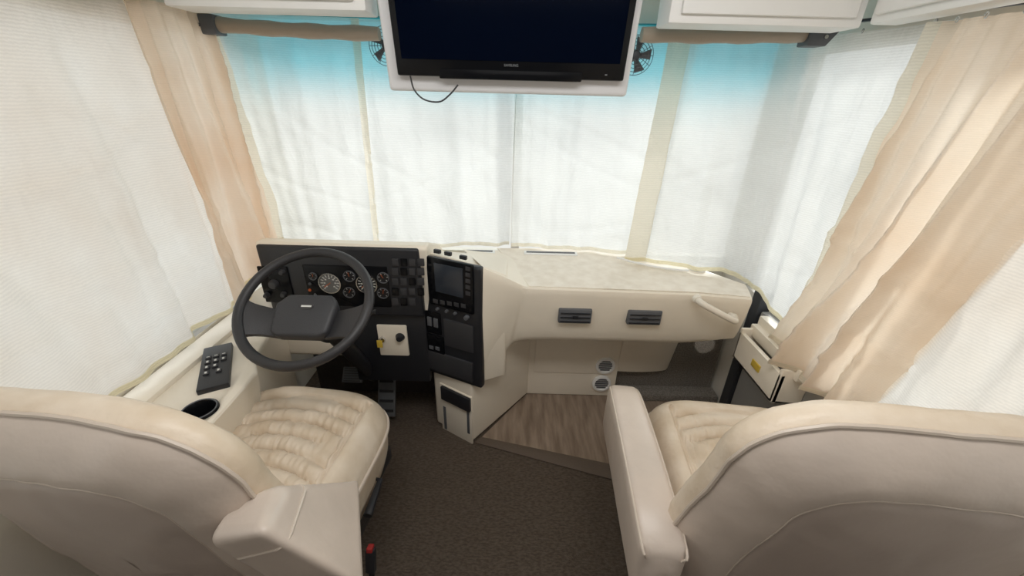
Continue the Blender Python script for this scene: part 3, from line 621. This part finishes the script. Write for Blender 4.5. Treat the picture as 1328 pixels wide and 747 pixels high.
bk = thing('seat_belt_buckle', (-.40, .72, 0), 'black seat belt buckle with red button beside the driver seat', 'seat belt buckle')
pb = P(481, 726, z=.27)
MB().obox(pb, X, V((0, .3, .95)).normalized(), V((0, -.95, .3)).normalized(), .028, .075, .02).build('housing', MT['black'], bk, bevel=.005)
MB().obox(pb+V((0, .010, .037)), X, V((0, .3, .95)).normalized(), V((0, -.95, .3)).normalized(), .017, .014, .022).build('button', MT['red'], bk, bevel=.003)
MB().tube([pb+V((0, -.005, -.03)), V((pb.x-.02, pb.y-.03, .005))], .009).build('stalk', MT['black'], bk)
# ---------------------------------------------------------------- light
w = bpy.data.worlds.new('World'); sc.world = w; w.use_nodes = True; nt = w.node_tree
bg = nt.nodes['Background']; tcn = nt.nodes.new('ShaderNodeTexCoord'); sp_ = nt.nodes.new('ShaderNodeSeparateXYZ')
nt.links.new(tcn.outputs['Generated'], sp_.inputs[0])
rp = nt.nodes.new('ShaderNodeValToRGB'); mr = nt.nodes.new('ShaderNodeMapRange'); mr.inputs['From Min'].default_value = -1; mr.inputs['From Max'].default_value = 1
nt.links.new(sp_.outputs['Z'], mr.inputs['Value']); nt.links.new(mr.outputs[0], rp.inputs[0])
rp.color_ramp.elements[0].position = .4; rp.color_ramp.elements[0].color = (.68, .66, .63, 1)
rp.color_ramp.elements[1].position = .56; rp.color_ramp.elements[1].color = (.93, .96, 1, 1)
nt.links.new(rp.outputs[0], bg.inputs[0]); bg.inputs[1].default_value = 1.34
sl = bpy.data.lights.new('sun', 'SUN'); sl.energy = 1.5; sl.angle = R(10); sl.color = (1, .98, .94)
so = bpy.data.objects.new('sun', sl); col.objects.link(so); so.location = (2, 4, 4)
so.rotation_euler = V((-.6, -1, -.55)).to_track_quat('-Z', 'Y').to_euler()
al = bpy.data.lights.new('overhead_fill', 'AREA'); al.shape = 'RECTANGLE'; al.size = 1.2; al.size_y = .5; al.energy = 17; al.color = (1, .99, .97)  # added fill, no real fixture; brightens dash, cushions and seat back tops
ao = bpy.data.objects.new('overhead_fill', al); col.objects.link(ao); ao.location = (0, .55, 2.0); ao.rotation_euler = (R(18), 0, 0)
rl = bpy.data.lights.new('rear_fill', 'AREA'); rl.shape = 'RECTANGLE'; rl.size = 1.6; rl.size_y = .8; rl.energy = 3.5; rl.color = (1, .98, .96)  # added fill from behind; lifts the under-dash panels and seat backs
ro = bpy.data.objects.new('rear_fill', rl); col.objects.link(ro); ro.location = (.1, -1.2, 1.55); ro.rotation_euler = V((0, 1, -.28)).to_track_quat('-Z', 'Y').to_euler()
spl = bpy.data.lights.new('sun_patch_spot', 'SPOT'); spl.energy = 10; spl.spot_size = R(7); spl.spot_blend = .25; spl.shadow_soft_size = .004; spl.color = (1, .97, .9)  # added spot inside the cabin, stands in for a sunlit patch
spo = bpy.data.objects.new('sun_patch_spot', spl); col.objects.link(spo); spo.location = (.82, 1.0, .72)
tgt = P(914, 446, y=1.79); spo.rotation_euler = (tgt-spo.location).to_track_quat('-Z', 'Y').to_euler()
